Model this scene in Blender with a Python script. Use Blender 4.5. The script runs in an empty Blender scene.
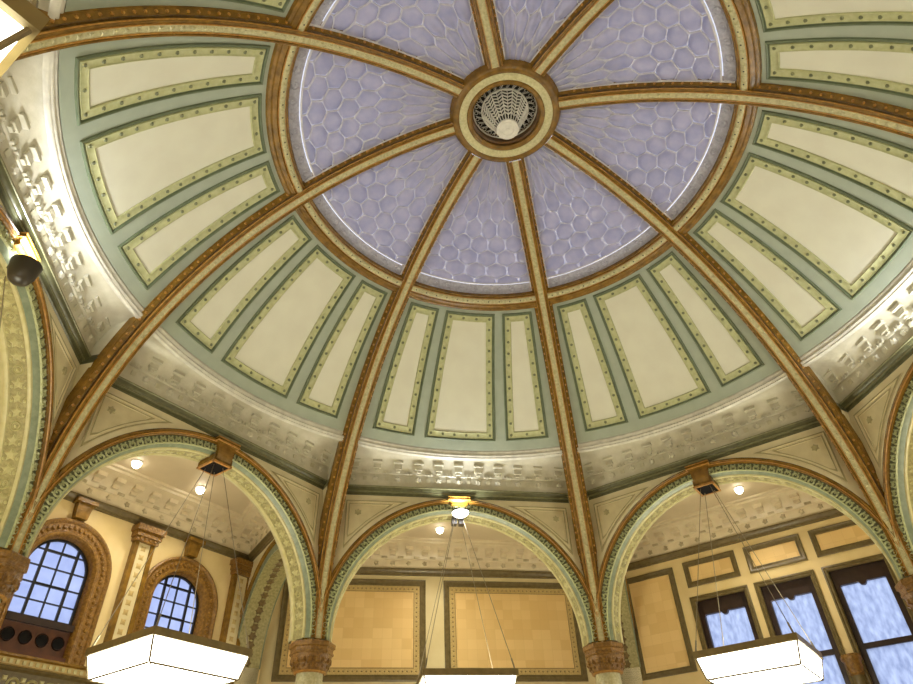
import bpy, math, random
from math import sin, cos, pi, radians as R, sqrt
from mathutils import Matrix, Vector
random.seed(4)
SC = bpy.context.scene
COL = SC.collection

# ------------------------------------------------------------------ materials
def lin(c):
    o = []
    for v in c:
        v /= 255.0
        o.append(v / 12.92 if v <= .04045 else ((v + .055) / 1.055) ** 2.4)
    return (*o, 1.0)

MATS = {}
def mat(name, rgb, rough=.5, rgb2=None, scale=8.0, bump=0.0, bscale=40.0, metal=0.0, spec=.5, mix=.5, kind='noise'):
    m = bpy.data.materials.new(name); m.use_nodes = True
    nt = m.node_tree; b = nt.nodes['Principled BSDF']
    b.inputs['Roughness'].default_value = rough
    b.inputs['Metallic'].default_value = metal
    b.inputs['Specular IOR Level'].default_value = spec
    tc = nt.nodes.new('ShaderNodeTexCoord')
    if rgb2 is None:
        rgb2 = tuple(v * .9 for v in rgb)
    if kind == 'voronoi':
        n = nt.nodes.new('ShaderNodeTexVoronoi'); n.inputs['Scale'].default_value = scale; src = n.outputs['Distance']
    else:
        n = nt.nodes.new('ShaderNodeTexNoise'); n.inputs['Scale'].default_value = scale
        n.inputs['Detail'].default_value = 4; src = n.outputs['Fac']
    nt.links.new(tc.outputs['Object'], n.inputs['Vector'])
    r = nt.nodes.new('ShaderNodeValToRGB')
    r.color_ramp.elements[0].position = .5 - mix * .35; r.color_ramp.elements[1].position = .5 + mix * .35
    r.color_ramp.elements[0].color = lin(rgb); r.color_ramp.elements[1].color = lin(rgb2)
    nt.links.new(src, r.inputs['Fac']); nt.links.new(r.outputs['Color'], b.inputs['Base Color'])
    if bump:
        n2 = nt.nodes.new('ShaderNodeTexNoise'); n2.inputs['Scale'].default_value = bscale
        n2.inputs['Detail'].default_value = 3
        nt.links.new(tc.outputs['Object'], n2.inputs['Vector'])
        bp = nt.nodes.new('ShaderNodeBump'); bp.inputs['Strength'].default_value = bump
        bp.inputs['Distance'].default_value = .02
        nt.links.new(n2.outputs['Fac'], bp.inputs['Height']); nt.links.new(bp.outputs['Normal'], b.inputs['Normal'])
    MATS[name] = m
    return m

def tile_mat(name, c1, c2, mortar, size):
    m = bpy.data.materials.new(name); m.use_nodes = True
    nt = m.node_tree; b = nt.nodes['Principled BSDF']; b.inputs['Roughness'].default_value = .45
    tc = nt.nodes.new('ShaderNodeTexCoord'); sp = nt.nodes.new('ShaderNodeSeparateXYZ'); cb = nt.nodes.new('ShaderNodeCombineXYZ')
    nt.links.new(tc.outputs['Object'], sp.inputs[0])
    nt.links.new(sp.outputs['Y'], cb.inputs['X']); nt.links.new(sp.outputs['Z'], cb.inputs['Y'])
    br = nt.nodes.new('ShaderNodeTexBrick'); br.offset = 0; br.squash = 1
    br.inputs['Scale'].default_value = 1; br.inputs['Brick Width'].default_value = size; br.inputs['Row Height'].default_value = size
    br.inputs['Mortar Size'].default_value = .0015
    br.inputs['Color1'].default_value = lin(c1); br.inputs['Color2'].default_value = lin(c2); br.inputs['Mortar'].default_value = lin(mortar)
    nt.links.new(cb.outputs[0], br.inputs['Vector']); nt.links.new(br.outputs['Color'], b.inputs['Base Color'])
    MATS[name] = m
    return m

def glow_mat(name, rgb, strength):
    m = bpy.data.materials.new(name); m.use_nodes = True
    b = m.node_tree.nodes['Principled BSDF']
    b.inputs['Base Color'].default_value = lin(rgb); b.inputs['Roughness'].default_value = .4
    b.inputs['Emission Color'].default_value = lin(rgb); b.inputs['Emission Strength'].default_value = strength
    MATS[name] = m
    return m

def glass_mat(name, tint, refl, nscale, nrough, bump, stretch=None, dark=.86):
    """Obscured glass: lets daylight through diffusely, with a glossy face."""
    m = bpy.data.materials.new(name); m.use_nodes = True
    nt = m.node_tree; nt.nodes.clear()
    out = nt.nodes.new('ShaderNodeOutputMaterial')
    tr = nt.nodes.new('ShaderNodeBsdfTranslucent'); df = nt.nodes.new('ShaderNodeBsdfDiffuse'); gl = nt.nodes.new('ShaderNodeBsdfGlossy')
    gl.inputs['Roughness'].default_value = nrough
    tc = nt.nodes.new('ShaderNodeTexCoord'); n = nt.nodes.new('ShaderNodeTexNoise')
    n.inputs['Scale'].default_value = nscale; n.inputs['Detail'].default_value = 5
    if stretch:
        mp = nt.nodes.new('ShaderNodeMapping'); mp.inputs['Scale'].default_value = stretch
        nt.links.new(tc.outputs['Object'], mp.inputs['Vector']); nt.links.new(mp.outputs['Vector'], n.inputs['Vector'])
    else:
        nt.links.new(tc.outputs['Object'], n.inputs['Vector'])
    r = nt.nodes.new('ShaderNodeValToRGB')
    r.color_ramp.elements[0].position = .3; r.color_ramp.elements[1].position = .7
    r.color_ramp.elements[0].color = lin((tint[0] * dark * .97, tint[1] * dark, tint[2] * min(dark * 1.08, 1))); r.color_ramp.elements[1].color = lin(tint)
    nt.links.new(n.outputs['Fac'], r.inputs['Fac'])
    nt.links.new(r.outputs['Color'], tr.inputs['Color'])
    df.inputs['Color'].default_value = lin(refl)
    bp = nt.nodes.new('ShaderNodeBump'); bp.inputs['Strength'].default_value = bump; bp.inputs['Distance'].default_value = .01
    nt.links.new(n.outputs['Fac'], bp.inputs['Height'])
    for s in (tr, df, gl):
        nt.links.new(bp.outputs['Normal'], s.inputs['Normal'])
    a1 = nt.nodes.new('ShaderNodeAddShader'); nt.links.new(tr.outputs[0], a1.inputs[0]); nt.links.new(df.outputs[0], a1.inputs[1])
    fr = nt.nodes.new('ShaderNodeFresnel'); fr.inputs['IOR'].default_value = 1.35
    mx = nt.nodes.new('ShaderNodeMixShader'); nt.links.new(fr.outputs[0], mx.inputs[0])
    nt.links.new(a1.outputs[0], mx.inputs[1]); nt.links.new(gl.outputs[0], mx.inputs[2])
    nt.links.new(mx.outputs[0], out.inputs['Surface'])
    MATS[name] = m
    return m

M = MATS
mat('brown', (140, 104, 38), .27, (102, 74, 21), 9, .35, 30)
mat('brown_dark', (108, 78, 25), .28, (68, 46, 13), 12, .5, 26)
mat('brown_carved', (146, 108, 44), .34, (106, 72, 22), 26, .8, 38)
mat('gold', (196, 146, 66), .28, (160, 108, 40), 20, .2, 60, spec=.6)
mat('cream_pattern', (214, 208, 168), .34, (158, 152, 106), 26, .35, 60, mix=.9)
mat('cream_hub', (212, 206, 164), .4, (186, 180, 132), 30, .2, 60)
mat('dome_base', (164, 174, 158), .4, (156, 166, 150), 5)
mat('panel_green', (108, 120, 94), .45, (96, 108, 82), 8)
mat('panel_border', (186, 188, 144), .42, (172, 174, 126), 16)
mat('panel_stud', (132, 136, 102), .4)
mat('panel_field', (216, 216, 198), .42, (211, 210, 192), 3)
mat('frieze', (206, 202, 184), .32, (190, 186, 164), 6, .12, 25)
mat('frieze_dark', (190, 185, 160), .36, (174, 169, 142), 10)
mat('moulding_white', (222, 220, 208), .3)
mat('olive', (96, 96, 66), .34, (78, 78, 50), 12)
mat('olive_light', (140, 138, 104), .34, (118, 116, 82), 20)
mat('spandrel', (224, 214, 180), .40, (214, 203, 166), 4)
mat('spandrel_line', (176, 166, 124), .45, (150, 142, 100), 6)
mat('lace_dark', (84, 88, 62), .45, (78, 82, 56), 14)
mat('lace', (178, 182, 138), .4, (156, 160, 114), 30)
mat('band_green', (128, 138, 114), .36, (108, 118, 94), 14, .15, 40)
mat('arch_cream', (196, 188, 142), .36, (180, 172, 122), 10)
mat('soffit', (162, 154, 106), .42, (130, 122, 76), 24, .4, 45)
mat('rosette', (188, 182, 134), .38, (168, 160, 110), 20)
mat('rosette_dark', (112, 92, 52), .45, (92, 74, 38), 20)
mat('wall_yellow', (222, 200, 148), .5, (214, 190, 134), 3)
mat('wall_pale', (214, 200, 156), .5, (206, 190, 144), 3)
mat('tile_border', (206, 182, 120), .45, (166, 138, 82), 60, mix=.9)
mat('frame_olive', (112, 98, 62), .36, (94, 80, 46), 14)
tile_mat('tile', (228, 196, 134), (216, 181, 118), (206, 172, 114), .19)
mat('aisle_frieze', (216, 202, 170), .36, (206, 190, 156), 6, .1, 25)
mat('aisle_frieze_dark', (204, 190, 158), .5, (160, 146, 112), 8)
mat('aisle_ceiling', (206, 190, 158), .5, (198, 182, 150), 2)
mat('iron', (26, 25, 26), .4)
mat('wood_dark_and_shade', (52, 34, 28), .38, (38, 24, 20), 10)  # dark window timber, also the painted shade on the round-window sill beams
mat('wood_red', (92, 50, 26), .36, (70, 36, 18), 8)
mat('hole', (14, 11, 10), .7, spec=.15)
mat('rim_brass', (138, 122, 78), .38, (124, 108, 66), 10)
mat('rim_line', (138, 124, 92), .4)
mat('cable', (150, 140, 118), .3, metal=.6)
mat('fixture_dark', (58, 52, 42), .35)
mat('plaster_white', (236, 234, 226), .4)
mat('came', (226, 224, 228), .35, (208, 206, 212), 20)
mat('skylight_border', (190, 190, 206), .4, (146, 146, 166), 22, .5, 30, mix=.8)
mat('drum', (120, 84, 36), .4, (88, 58, 22), 10)
mat('void', (16, 14, 12), .7)
mat('stone_floor', (150, 128, 96), .35, (130, 108, 78), 3)
glass_mat('skylight_glass', (196, 190, 196), (120, 120, 128), 5, .25, .25)
glass_mat('window_glass', (198, 208, 232), (40, 42, 50), 3, .15, .2)
glass_mat('rippled_glass', (208, 220, 238), (40, 42, 52), 14, .12, .9, (1, 1, .4), .76)
glow_mat('lamp_glow', (255, 252, 232), 10.3)
glow_mat('spot_glow', (255, 246, 226), 14.0)
glow_mat('flood_glow', (250, 250, 255), 22.0)

# ------------------------------------------------------------------ mesh builder
class MB:
    def __init__(self):
        self.v = []; self.f = []; self.m = []
    def face(self, pts, mi=0):
        b = len(self.v); self.v += [tuple(p) for p in pts]; self.f.append(list(range(b, b + len(pts)))); self.m.append(mi)
    def grid(self, rows, mi=0, closed=False):
        """rows: list of equal length point lists; mi may be a list per row gap"""
        b = len(self.v); n = len(rows[0])
        for r in rows:
            self.v += [tuple(p) for p in r]
        for i in range(len(rows) - 1):
            mm = mi[i] if isinstance(mi, (list, tuple)) else mi
            for j in range(n if closed else n - 1):
                k = (j + 1) % n
                self.f.append([b + i * n + j, b + i * n + k, b + (i + 1) * n + k, b + (i + 1) * n + j]); self.m.append(mm)
    def box(self, c, s, mi=0, ax=None, taper=1.0):
        """c centre, s full sizes along axes ax (3 vectors); taper scales the -z end in x,y"""
        ax = ax or (Vector((1, 0, 0)), Vector((0, 1, 0)), Vector((0, 0, 1)))
        c = Vector(c); P = []
        for k in (-1, 1):
            q = taper if k < 0 else 1.0
            for i, j in ((-1, -1), (1, -1), (1, 1), (-1, 1)):
                P.append(c + ax[0] * (i * s[0] / 2 * q) + ax[1] * (j * s[1] / 2 * q) + ax[2] * (k * s[2] / 2))
        b = len(self.v); self.v += [tuple(p) for p in P]
        for f in ((0, 3, 2, 1), (4, 5, 6, 7), (0, 1, 5, 4), (1, 2, 6, 5), (2, 3, 7, 6), (3, 0, 4, 7)):
            self.f.append([b + x for x in f]); self.m.append(mi)
    def tube(self, p, q, r, n=6, mi=0):
        p = Vector(p); q = Vector(q); d = (q - p).normalized()
        a = d.orthogonal().normalized(); c = d.cross(a)
        self.grid([[o + a * (r * cos(2 * pi * k / n)) + c * (r * sin(2 * pi * k / n)) for k in range(n)] for o in (p, q)], mi, True)
    def lathe(self, prof, n=24, c=(0, 0, 0), mi=0, a0=0.0):
        """prof: list of (r, z); revolve round the vertical through c"""
        self.grid([[(c[0] + r * cos(a0 + 2 * pi * k / n), c[1] + r * sin(a0 + 2 * pi * k / n), c[2] + z) for k in range(n)] for r, z in prof], mi, True)
    def bump(self, c, ax, r, h, n=8, mi=0, petals=0):
        """a low rosette: rim on the plane (ax0, ax1) and a raised centre along ax2"""
        c = Vector(c); rim = []; mid = []
        for k in range(n):
            a = 2 * pi * k / n
            q = r * (1 + (petals * (1 if k % 2 else -1)))
            rim.append(c + ax[0] * (q * cos(a)) + ax[1] * (q * sin(a)))
            mid.append(c + ax[0] * (q * .6 * cos(a)) + ax[1] * (q * .6 * sin(a)) + ax[2] * h)
        self.grid([rim, mid], mi, True)
        self.face(mid, mi)
    def ringlet(self, c, ax, r0, r1, h, n=12, mi=0):
        c = Vector(c); rows = []
        for r, hh in ((r1, 0), ((r0 + r1) / 2, h), (r0, 0)):
            rows.append([c + ax[0] * (r * cos(2 * pi * k / n)) + ax[1] * (r * sin(2 * pi * k / n)) + ax[2] * hh for k in range(n)])
        self.grid(rows, mi, True)
    def build(self, name, mats, parent=None, off=(0, 0, 0), smooth=40):
        me = bpy.data.meshes.new(name)
        o3 = Vector(off)
        me.from_pydata([tuple(Vector(p) - o3) for p in self.v], [], self.f)
        for x in (mats if isinstance(mats, (list, tuple)) else [mats]):
            me.materials.append(M[x])
        me.polygons.foreach_set('material_index', self.m)
        if smooth:
            me.polygons.foreach_set('use_smooth', [True] * len(self.f))
        me.update()
        if smooth:
            # weld so that smoothing works across strips of one part
            import bmesh
            bm = bmesh.new(); bm.from_mesh(me)
            bmesh.ops.remove_doubles(bm, verts=bm.verts, dist=1e-5)
            bmesh.ops.recalc_face_normals(bm, faces=bm.faces)
            bm.to_mesh(me); bm.free()
            me.set_sharp_from_angle(angle=R(smooth))
        o = bpy.data.objects.new(name, me); COL.objects.link(o)
        if parent:
            o.parent = parent
        return o

def rotz(a):
    return Matrix.Rotation(R(a), 4, 'Z')

class Thing:
    """An Empty at the thing's base; parts are given in the frame of azimuth az (x outward, y anticlockwise, z up)."""
    def __init__(self, name, label, cat, az, base, group=None, kind=None):
        self.base = base
        o = bpy.data.objects.new(name, None); o.empty_display_size = .1; COL.objects.link(o)
        o.location = rotz(az) @ Vector(base); o.rotation_euler = (0, 0, R(az))
        if label: o['label'] = label
        if cat: o['category'] = cat
        if group: o['group'] = group
        if kind: o['kind'] = kind
        self.o = o
    def part(self, name, mb, mats, parent=None, smooth=40, label=None):
        p = mb.build(name, mats, parent or self.o, self.base, smooth)
        if label: p['label'] = label
        return p
    def copy(self, az, label, group=None):
        r = self.o.copy(); COL.objects.link(r)
        r.location = rotz(az) @ Vector(self.base); r.rotation_euler = (0, 0, R(az)); r['label'] = label
        if group: r['group'] = group
        for ch in list(self.o.children):
            c = ch.copy(); COL.objects.link(c); c.parent = r
            for g in list(ch.children):
                d = g.copy(); COL.objects.link(d); d.parent = c
        return r

def struct(name, mb, mats, az=0, smooth=40, parent=None, label=None, cat=None):
    o = mb.build(name, mats, parent, (0, 0, 0), smooth)
    if not parent:
        o['kind'] = 'structure'; o.rotation_euler = (0, 0, R(az))
        if label: o['label'] = label
        if cat: o['category'] = cat
    return o

# ------------------------------------------------------------------ measures (metres)
ZC, RD = 4.66, 6.08            # centre height and radius of the dome
AP = 5.543                     # apothem of the octagonal arcade
HS = AP * math.tan(R(22.5))    # half side
OW = 8.12                      # apothem of the outer walls
OH = OW * math.tan(R(22.5))
def sph(adeg, phi, h=0.0):
    """a point of the dome: azimuth, elevation, h metres in front of the surface"""
    r = RD - h; p = R(phi); a = R(adeg)
    return Vector((r * cos(p) * cos(a), r * cos(p) * sin(a), ZC + r * sin(p)))
RIBAZ = {k: 112.5 - (k - 3) * 45 for k in range(1, 9)}
BAYS = {'12': 180, '23': 135, '34': 90, '45': 45, '56': 0, '67': -45, '78': -90, '81': -135}
ABOVE = {'34': 'above the tiled-wall arch', '23': 'above the arch with round-headed windows', '45': 'above the arch with dark rectangular windows',
         '12': 'above the arch at left picture edge', '56': 'above the arch at right picture edge', '67': 'in the top right picture corner',
         '78': 'at the top edge above the vent', '81': 'at top left behind the near lamp'}

# ------------------------------------------------------------------ dome shell
mb = MB()
na = 128
mb.grid([[sph(360 * j / na, p) for j in range(na)] for p in [30.4 + (57.6 - 30.4) * i / 16 for i in range(17)]], 0, True)
struct('ceiling', mb, ['dome_base'])

# panels
def panel_proto(a0, a1, p0, p1, wide):
    def ring(ins, h, n1=10, n2=24):
        pts = []
        pa, pb = p0 + math.degrees(ins / RD), p1 - math.degrees(ins / RD)
        def ang(p, side):
            d = math.degrees(ins / (RD * cos(R(p))))
            return a0 + d if side == 0 else a1 - d
        for i in range(n1): pts.append(sph(ang(pa, 0) + (ang(pa, 1) - ang(pa, 0)) * i / n1, pa, h))
        for i in range(n2):
            p = pa + (pb - pa) * i / n2; pts.append(sph(ang(p, 1), p, h))
        for i in range(n1): pts.append(sph(ang(pb, 1) + (ang(pb, 0) - ang(pb, 1)) * i / n1, pb, h))
        for i in range(n2):
            p = pb + (pa - pb) * i / n2; pts.append(sph(ang(p, 0), p, h))
        return pts
    base = tuple(sph((a0 + a1) / 2, p0))
    th = Thing('dome_coffer', 'x', 'ceiling coffer', 0, base)
    f = MB(); f.grid([ring(i, h) for i, h in ((0, 0), (.004, .022), (.018, .03), (.03, .022), (.034, .004), (.052, .004))], 0, True)
    th.part('frame_moulding', f, ['panel_green'])
    b = MB(); b.grid([ring(i, h) for i, h in ((.05, .004), (.056, .02), (.068, .016), (.14, .016), (.15, .024), (.162, .018), (.166, .002))], 0, True)
    ins = .104
    pa, pb = p0 + math.degrees(ins / RD), p1 - math.degrees(ins / RD)
    def stud(a, p):
        c = sph(a, p, .016); n = (Vector((0, 0, ZC)) - c).normalized(); t = Vector((-sin(R(a)), cos(R(a)), 0)); u = n.cross(t)
        b.ringlet(c, (t, u, n), .008, .026, .014, 8, 1)
        b.bump(c, (t, u, n), .010, .012, 6, 1)
    k = 11 if wide else 10
    for side in (0, 1):
        for i in range(k + 1):
            p = pa + (pb - pa) * i / k; d = math.degrees(ins / (RD * cos(R(p))))
            stud(a0 + d if side == 0 else a1 - d, p)
    for p, kk in ((pa, 5 if wide else 2), (pb, 3 if wide else 1)):
        d = math.degrees(ins / (RD * cos(R(p))))
        for i in range(1, kk):
            stud(a0 + d + (a1 - a0 - 2 * d) * i / kk, p)
    th.part('border', b, ['panel_border', 'panel_stud'])
    c = MB(); c.grid(  # the cream field follows the curve of the dome
        [[sph((a0 + math.degrees(.165 / (RD * cos(R(p))))) * (1 - j / 8) + (a1 - math.degrees(.165 / (RD * cos(R(p))))) * j / 8, p, .004) for j in range(9)]
         for p in [p0 + math.degrees(.165 / RD) + (p1 - p0 - 2 * math.degrees(.165 / RD)) * i / 20 for i in range(21)]])
    th.part('field', c, ['panel_field'])
    return th
PW = panel_proto(-7.5, 7.5, 32.1, 54.9, True)
PA = panel_proto(9.7, 18.65, 32.1, 54.9, False)
PB = panel_proto(-18.65, -9.7, 32.1, 54.9, False)
# PA lies anticlockwise of the middle panel (towards the rib of lower number)
SIDES = {'34': ('window', 'rectangular-window'), '23': ('outer', 'tiled-wall'), '45': ('tiled-wall', 'outer'), '12': ('upper', 'lower'),
         '56': ('lower', 'upper'), '67': ('lower', 'upper'), '78': ('far', 'near'), '81': ('vent', 'lamp')}
first = True
for bay, az in BAYS.items():
    k0, k1 = int(bay[0]), int(bay[1])
    for pr, lab in ((PW, 'wide middle cream dome coffer ' + ABOVE[bay]), (PA, 'narrow cream dome coffer %s, on its %s side' % (ABOVE[bay], SIDES[bay][0])),
                    (PB, 'narrow cream dome coffer %s, on its %s side' % (ABOVE[bay], SIDES[bay][1]))):
        g = 'cream coffers round the dome'
        if first:
            pr.o.location = rotz(az) @ Vector(pr.base); pr.o.rotation_euler = (0, 0, R(az)); pr.o['label'] = lab; pr.o['group'] = g
        else:
            pr.copy(az, lab, g)
    first = False

# ------------------------------------------------------------------ skylight glazing between the ribs
def skylight_proto():
    P0, P1 = 58.6, 82.0
    th = Thing('skylight', 'x', 'skylight', 0, tuple(sph(0, P0)))
    def edge(p):                      # half angle left free by the ribs
        return 22.5 - math.degrees(.15 / (RD * cos(R(p))))
    NC = 5; PB_ = 60.4
    rows = 7
    def uv(u, v, h):
        x = min(max(v, 0), rows) / rows; p = PB_ + (P1 - PB_) * (.70 * x + .30 * x ** 4)
        e = edge(p); u = min(max(u, 0), NC)
        return sph(-e + 2 * e * u / NC, p, h)
    g = MB(); w = MB()
    seen = set()
    # backing sheet
    g.grid([[uv(NC * j / 14, rows * i / 16, -.012) for j in range(15)] for i in range(17)], 0)
    for r in range(-1, rows + 2):
        for c in range(-1, NC + 1):
            cu = c + (.5 if r % 2 else 1.0); cv = r
            hexv = [(0, 2 / 3), (.5, 1 / 3), (.5, -1 / 3), (0, -2 / 3), (-.5, -1 / 3), (-.5, 1 / 3)]
            V = [(cu + a, cv + b) for a, b in hexv]
            if max(x for x, _ in V) <= .01 or min(x for x, _ in V) >= NC - .01 or max(y for _, y in V) <= .01 or min(y for _, y in V) >= rows - .01:
                continue
            # rounded lens of glass inside each cell
            ring0 = []; ring1 = []; ring2 = []
            for k in range(12):
                a = pi / 2 - 2 * pi * k / 12
                i = k // 2; x0, y0 = hexv[i]; x1, y1 = hexv[(i + 1) % 6]
                hx, hy = ((x0, y0) if k % 2 == 0 else ((x0 + x1) / 2, (y0 + y1) / 2))
                rx, ry = .5 * cos(a), .62 * sin(a)
                bx, by = hx * .4 + rx * .6, hy * .4 + ry * .6
                ring0.append(uv(cu + bx * .93, cv + by * .93, -.004)); ring1.append(uv(cu + bx * .84, cv + by * .84, .016)); ring2.append(uv(cu + bx * .45, cv + by * .45, .026))
            g.grid([ring0, ring1, ring2], [0, 0], True); g.face(ring2, 0)
            for i in range(6):
                a, b = V[i], V[(i + 1) % 6]
                key = tuple(sorted(((round(a[0], 2), round(a[1], 2)), (round(b[0], 2), round(b[1], 2)))))
                if key in seen: continue
                seen.add(key)
                A = uv(*a, .012); B = uv(*b, .012)
                if (A - B).length < .02: continue
                n = (Vector((0, 0, ZC)) - A).normalized(); d = (B - A).normalized(); s = n.cross(d) * .0075
                Ah, Bh = A + n * .012, B + n * .012
                w.grid([[A - s - n * .02, B - s - n * .02], [Ah - s * .5, Bh - s * .5], [Ah + s * .5, Bh + s * .5], [A + s - n * .02, B + s - n * .02]])
    for k in range(1, 2 * NC):           # straight leads fanning from the hub
        u = k / 2; pts = [uv(u, 4.9 + (rows - 4.9) * i / 8, .014) for i in range(9)]
        lf, rt, tp = [], [], []
        for q, A in enumerate(pts):
            d = (pts[min(q + 1, 8)] - pts[max(q - 1, 0)]).normalized(); nn = (Vector((0, 0, ZC)) - A).normalized(); sd = nn.cross(d) * .008
            lf.append(A - sd - nn * .02); rt.append(A + sd - nn * .02); tp.append(A + nn * .012)
        w.grid([lf, tp, rt])
    th.part('glass', g, ['skylight_glass'], smooth=60)
    th.part('lead_lattice', w, ['came'])
    b = MB()
    b.grid([[sph(-edge(p) + 2 * edge(p) * j / 12, p, h) for j in range(13)] for p, h in ((58.0, .0), (60.1, 0.0))])
    b.grid([[sph(-edge(p) + 2 * edge(p) * j / 12, p, h) for j in range(13)] for p, h in ((60.2, 0), (60.25, .03), (60.4, .03), (60.45, 0))], 1)
    for j in range(9):
        a = -edge(59.3) + 2 * edge(59.3) * (j + .5) / 9; c = sph(a, 59.25, .003); n = (Vector((0, 0, ZC)) - c).normalized(); t = Vector((-sin(R(a)), cos(R(a)), 0)); u = n.cross(t)
        b.ringlet(c, (t, u, n), .045, .062, .010, 12, 0)
        b.bump(c, (t, u, n), .025, .010, 8, 0)
    th.part('ornament_strip', b, ['skylight_border', 'came'])
    e = MB()
    for s in (-1, 1):
        e.grid([[sph(s * (edge(p) - math.degrees(d / (RD * cos(R(p))))), p, h) for p in [P0 + (P1 - P0) * i / 16 for i in range(17)]] for d, h in ((-.02, 0), (0, .028), (.014, .028), (.02, 0))])
    th.part('edge_bead', e, ['came'])
    return th
SK = skylight_proto()
for i, (bay, az) in enumerate(BAYS.items()):
    lab = 'lavender honeycomb glass skylight ' + ABOVE[bay]; g = 'glass skylights round the oculus'
    if i == 0:
        SK.o.location = rotz(az) @ Vector(SK.base); SK.o.rotation_euler = (0, 0, R(az)); SK.o['label'] = lab; SK.o['group'] = g
    else:
        SK.copy(az, lab, g)

# ------------------------------------------------------------------ ribs
def rib_proto():
    base = (5.945, 0, 4.47)
    th = Thing('dome_rib', 'x', 'dome rib', 0, base)
    P = [-1.8 + (82.1 + 1.8) * i / 60 for i in range(61)]
    def line(w, d, ph=None):
        return [Vector(((5.945 + d) * cos(R(p)), w, ZC + (5.945 + d) * sin(R(p)))) for p in (ph or P)]
    for_body = MB()
    for s in (1, -1):
        for_body.grid([line(s * w, d) for w, d in ((.056, .004), (.072, .007), (.080, -.003), (.098, -.001), (.104, .008))], 0)
        for_body.grid([line(s * w, d) for w, d in ((.105, .024), (.096, .032), (.094, .056), (.106, .062), (.112, .056), (.118, .064))], 1)
        for_body.grid([line(s * w, d) for w, d in ((.118, .064), (.156, .118), (.166, .118), (.172, .14), (.172, .23))], 0)
        for i in range(66):
            p = 1 + 80 * i / 66; r = 5.945 + .091
            c = Vector((r * cos(R(p)), s * .137, ZC + r * sin(R(p)))); u = Vector((cos(R(p)), 0, sin(R(p)))); y = Vector((0, s, 0))
            n = (y * .054 - u * .038).normalized(); a = (y * .038 + u * .054).normalized()
            for_body.bump(c, (a, n.cross(a), n), .021, .014, 6, 2)
    th.part('rib_body', for_body, ['brown', 'brown_dark', 'gold'])
    wb = MB()
    zz = [4.47 + (6.90 - 4.47) * i / 14 for i in range(15)] + [6.945, 7.06] + [7.06 + .08 * i for i in range(1, 9)]
    for s in (1, -1):
        rows = []
        for z in zz:
            rs = sqrt((5.945 + .22) ** 2 - (z - ZC) ** 2); r1 = max(6.03, rs + .01)
            k = .035 if 6.90 <= z < 7.06 else 0
            rows.append([(rs - .02, s * (.15 + k), z), (r1, s * (.15 + k), z)])
        wb.grid(rows, [0] * 14 + [1] * 2 + [2] * 8)
    th.part('backing_web', wb, ['spandrel', 'olive', 'frieze'], smooth=0)
    gl = MB()
    for s in (1, -1):
        gl.grid([line(s * w, d) for w, d in ((.045, .008), (.047, -.007), (.056, -.007), (.058, .008))])
        gl.grid([line(s * w, d) for w, d in ((.102, .004), (.109, .010), (.109, .022), (.096, .027))])
    th.part('gilt_line', gl, ['gold'])
    cs = MB()
    cs.grid([line(w, d) for w, d in ((-.046, .004), (-.02, .0), (0, -.002), (.02, 0), (.046, .004))])
    for i in range(64):
        p = -1 + 82 * i / 64
        c = Vector((5.945 * cos(R(p)), 0, ZC + 5.945 * sin(R(p)))); n = (Vector((0, 0, ZC)) - c).normalized(); y = Vector((0, 1, 0))
        cs.bump(c, (y, n.cross(y), n), .030, .010, 8, 0, .25)
    th.part('cream_strip', cs, ['cream_pattern'])
    return th
RB = rib_proto()
RIBLAB = {1: 'gilded brown dome rib with cream strip sweeping past the near pendant lamp',
          2: 'gilded brown dome rib descending to the column before the round-headed windows',
          3: 'gilded brown dome rib between the round-headed-window arch and the tiled-wall arch',
          4: 'gilded brown dome rib between the tiled-wall arch and the rectangular-window arch',
          5: 'gilded brown dome rib descending beyond the rectangular-window arch',
          6: 'gilded brown dome rib running nearly level from the vent to the right edge',
          7: 'short stretch of gilded brown dome rib slanting from the vent to the top edge',
          8: 'short stretch of gilded brown dome rib rising straight up from the vent'}
for k in range(1, 9):
    g = 'ribs of the dome'
    if k == 1:
        az = RIBAZ[1]; RB.o.location = rotz(az) @ Vector(RB.base); RB.o.rotation_euler = (0, 0, R(az)); RB.o['label'] = RIBLAB[1]; RB.o['group'] = g
    else:
        RB.copy(RIBAZ[k], RIBLAB[k], g)

# ------------------------------------------------------------------ ring round the skylights, oculus, vent
def circ_rows(prof, n=128):
    return [[sph(360 * j / n, p, h) for j in range(n)] for p, h in prof]
th = Thing('skylight_ring', 'gilded brown circular ring with pierced cream band around the glass skylights', 'ring', 0, (0, 0, 9.6))
a = MB(); a.grid(circ_rows(((58.5, -.03), (58.38, .06), (58.2, .085), (58.0, .075), (57.78, .08))), 0, True)
a.grid(circ_rows(((56.86, .08), (56.6, .10), (56.4, .09), (56.1, .065), (55.85, .07), (55.55, .05), (55.4, -.03))), 0, True)
th.part('brown_moulding', a, ['brown'])
b = MB(); b.grid(circ_rows(((57.8, .07), (57.72, .10), (57.5, .112), (57.3, .115), (57.1, .112), (56.92, .10), (56.84, .07))), 0, True)
for i in range(104):
    az = 360 * (i + .5) / 104; c = sph(az, 57.32, .114); n = (Vector((0, 0, ZC)) - c).normalized(); t = Vector((-sin(R(az)), cos(R(az)), 0))
    b.bump(c, (t, n.cross(t), n), .013, .003, 8, 1)
    c = sph(az + 1.73, 57.32, .114)
    b.bump(c, (t, n.cross(t), n), .034, .010, 8, 0, .3)
th.part('cream_band', b, ['cream_pattern', 'void'])
c = MB(); c.grid(circ_rows(((57.86, .07), (57.84, .10), (57.76, .104), (57.72, .08))), 0, True); c.grid(circ_rows(((56.9, .08), (56.88, .104), (56.8, .10), (56.78, .07))), 0, True)
th.part('gilt_line', c, ['gold'])

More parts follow.
